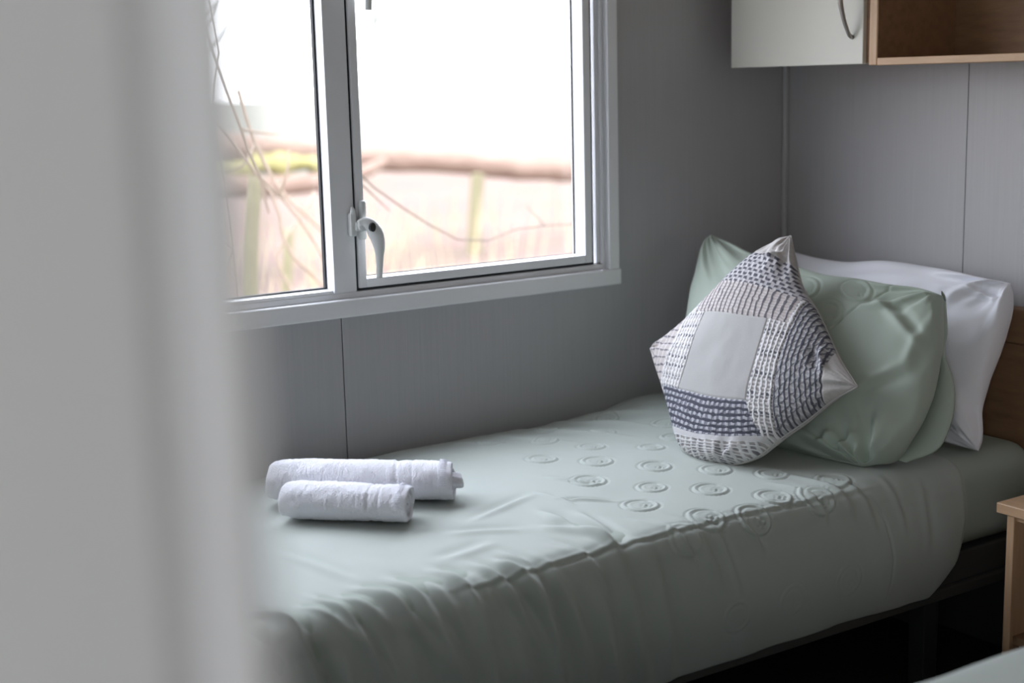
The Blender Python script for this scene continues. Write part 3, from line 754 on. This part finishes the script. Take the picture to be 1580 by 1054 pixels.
bm = bmesh.new(); tube(bm, [(1.2, 9.6, .32), (2.2, 9.6, .38), (3.0, 9.65, .35), (3.8, 9.75, .40), (4.15, 9.85, .50)], [.11, .11, .10, .09, .05], 14, 50)
lb = bm_obj('limb', bm, M_bark, None, True); lb.parent = log
PG = 'mossy posts outside'
for pts, r, lab in (([(5.14, 9.7, .34), (5.10, 9.7, 0), (5.05, 9.7, -.62)], .075, 'mossy upright post under the fallen trunk, seen through the right pane'),
                    ([(1.56, 7, .62), (1.50, 7, .2), (1.44, 7, -.62)], .06, 'mossy upright post seen through the left pane'),
                    ([(1.0, 5.2, .42), (.97, 5.2, .1), (.98, 5.2, -.62)], .035, 'short dark stake beside the window mullion, seen through the left pane')):
    stems('wooden_post', [(pts, [r*.9, r])], M_post, lab, 'post', PG)
stems('hanging_twig', [([(-.60, 1.2, 1.03), (-.56, 1.2, .99), (-.49, 1.2, .93), (-.38, 1.2, .86), (-.25, 1.2, .78), (-.15, 1.2, .76), (-.01, 1.2, .79), (.2, 1.2, .79), (.5, 1.25, .80), (.85, 1.3, .6), (.95, 1.3, .1), (.98, 1.3, -.6)], [.003, .0022, .002, .003, .004]),
    ([(-.56, 1.2, .965), (-.47, 1.2, .88)], [.003, .0015]), ([(.10, 1.2, .79), (.04, 1.22, .86)], [.002, .001])], M_twigd, 'long thin twig trailing across the lower part of the right pane', 'twig')
stems('twig', [([(1.75, 4, 1.50), (1.85, 4, 1.47), (2.07, 4, 1.38), (2.4, 4, 1.24), (2.9, 4.05, .8), (3.05, 4.05, -.6)], [.010, .018, .020])], M_twigd, 'short twig at the upper right of the right pane', 'twig')
r = random.Random(11)
SH = 'bare brambles outside the left pane'
def stem(pts, r0, r1, m_, lab, seed):
    q = random.Random(seed); L = [(pts, [r0, (r0+r1)/2, r1])]
    P = smooth_path(pts, 20)
    for k in range(5):
        i = q.randint(4, 17); a = P[i]; dx = q.uniform(-.22, .22); dz = q.uniform(-.18, .22)
        L.append(([tuple(a), tuple(a+np.array([dx*.5, q.uniform(-.05, .1), dz*.6])), tuple(a+np.array([dx, q.uniform(-.05, .15), dz]))], [r1*.9, r1*.5]))
    stems('bramble', L, m_, lab, 'bramble', SH)
stem([(-.95, 1.5, 1.6), (-.9, 1.5, 1.40), (-.86, 1.5, 1.27), (-.81, 1.5, 1.13), (-.76, 1.5, .99), (-.68, 1.5, .91), (-.51, 1.5, .63), (-.4, 1.5, -.6)], .004, .006, M_twig, 'long bare bramble slanting down across the whole left pane', 1)
stem([(-.78, 2, 1.3), (-.71, 2, 1.16), (-.65, 2, 1.09), (-.57, 2, .98), (-.49, 2, .87), (-.46, 2, .71), (-.32, 2, .55), (-.2, 2, -.6)], .005, .008, M_twig, 'pale bare bramble forking in the middle of the left pane', 2)
stem([(-1.03, 1.2, 1.62), (-1.01, 1.2, 1.5), (-1.0, 1.2, 1.43), (-.99, 1.2, 1.34), (-1.02, 1.2, 1.23), (-1.0, 1.2, 1.04), (-.98, 1.2, -.6)], .0022, .004, M_twig, 'thin bramble close to the blurred door frame at upper left', 3)
stem([(.4, 2.5, .2), (.1, 2.5, .51), (-.12, 2.5, .74), (-.25, 2.5, .87), (-.32, 2.5, 1.0), (-.36, 2.5, 1.1), (-.40, 2.5, 1.25)], .010, .007, M_twig, 'bare branch leaning left and up across the left pane', 4)
stem([(-.1, 2.5, .85), (-.15, 2.5, .77), (-.24, 2.5, .67), (-.28, 2.5, .6), (-.23, 2.5, .49), (-.2, 2.5, -.6)], .006, .010, M_twig, 'kinked bramble low in the left pane', 5)
# dry stalks, uncountable
bm = bmesh.new()
for i in range(420):
    x = r.uniform(-.8, 7.5); y = r.uniform(4.5, 12); h = r.uniform(.2, .75)
    if x > .75*y+.5: continue
    l = r.uniform(-.2, .2); a = Vector((x, y, GZ)); 
    tube(bm, [tuple(a), (x+l*.4, y, GZ+h*.6), (x+l, y+l*.3, GZ+h)], [.008, .003], 4)
st = bm_obj('dry_stalks', bm, mat('straw_coloured_stalk', (.42, .34, .22), .9, .1)); tag(st, 'pale dry stalks and brambles standing over the leaf litter outside', 'undergrowth', kind='stuff')
# far hedge line
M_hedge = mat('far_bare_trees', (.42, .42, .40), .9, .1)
def far_tree(x, y, h, seed, lab):
    q = random.Random(seed); bm = bmesh.new(); top = Vector((x, y, GZ+h))
    tube(bm, [(x, y, GZ), (x+.2, y, GZ+h*.5), tuple(top)], [.22, .16, .04], 8, 12)
    for k in range(26):
        z = GZ+h*q.uniform(.3, .95); a = q.uniform(0, 6.28); l = h*.28*(1.1-(z-GZ)/h*.7)
        p0 = (x+.1, y, z); p1 = (x+l*.6*math.cos(a), y+l*.6*math.sin(a), z+l*.5); p2 = (x+l*math.cos(a), y+l*math.sin(a), z+l*1.1)
        tube(bm, [p0, p1, p2], [.07, .045, .015], 5)
    tag(bm_obj('bare_tree', bm, M_hedge, None, True), lab, 'tree', 'distant bare trees')
xs_ = np.linspace(-60, 110, 60); ys_ = np.linspace(19, 140, 60); X_, Y_ = np.meshgrid(xs_, ys_, indexing='ij')
fd = link('field', grid_mesh('field', np.stack([X_, Y_, GZ-.35+.25*fbm(X_*.08, Y_*.08, 220)+.65*sstep(19, 30, Y_)], -1)), M_field); tag(fd, kind='structure')
far_tree(21, 42, 9, 21, 'faint distant bare tree washed out in the upper left of the right pane')
far_tree(15, 44, 8, 22, 'faint distant bare tree beside the mullion in the left pane')
far_tree(38, 46, 10, 23, 'faint distant bare tree toward the right side of the right pane')
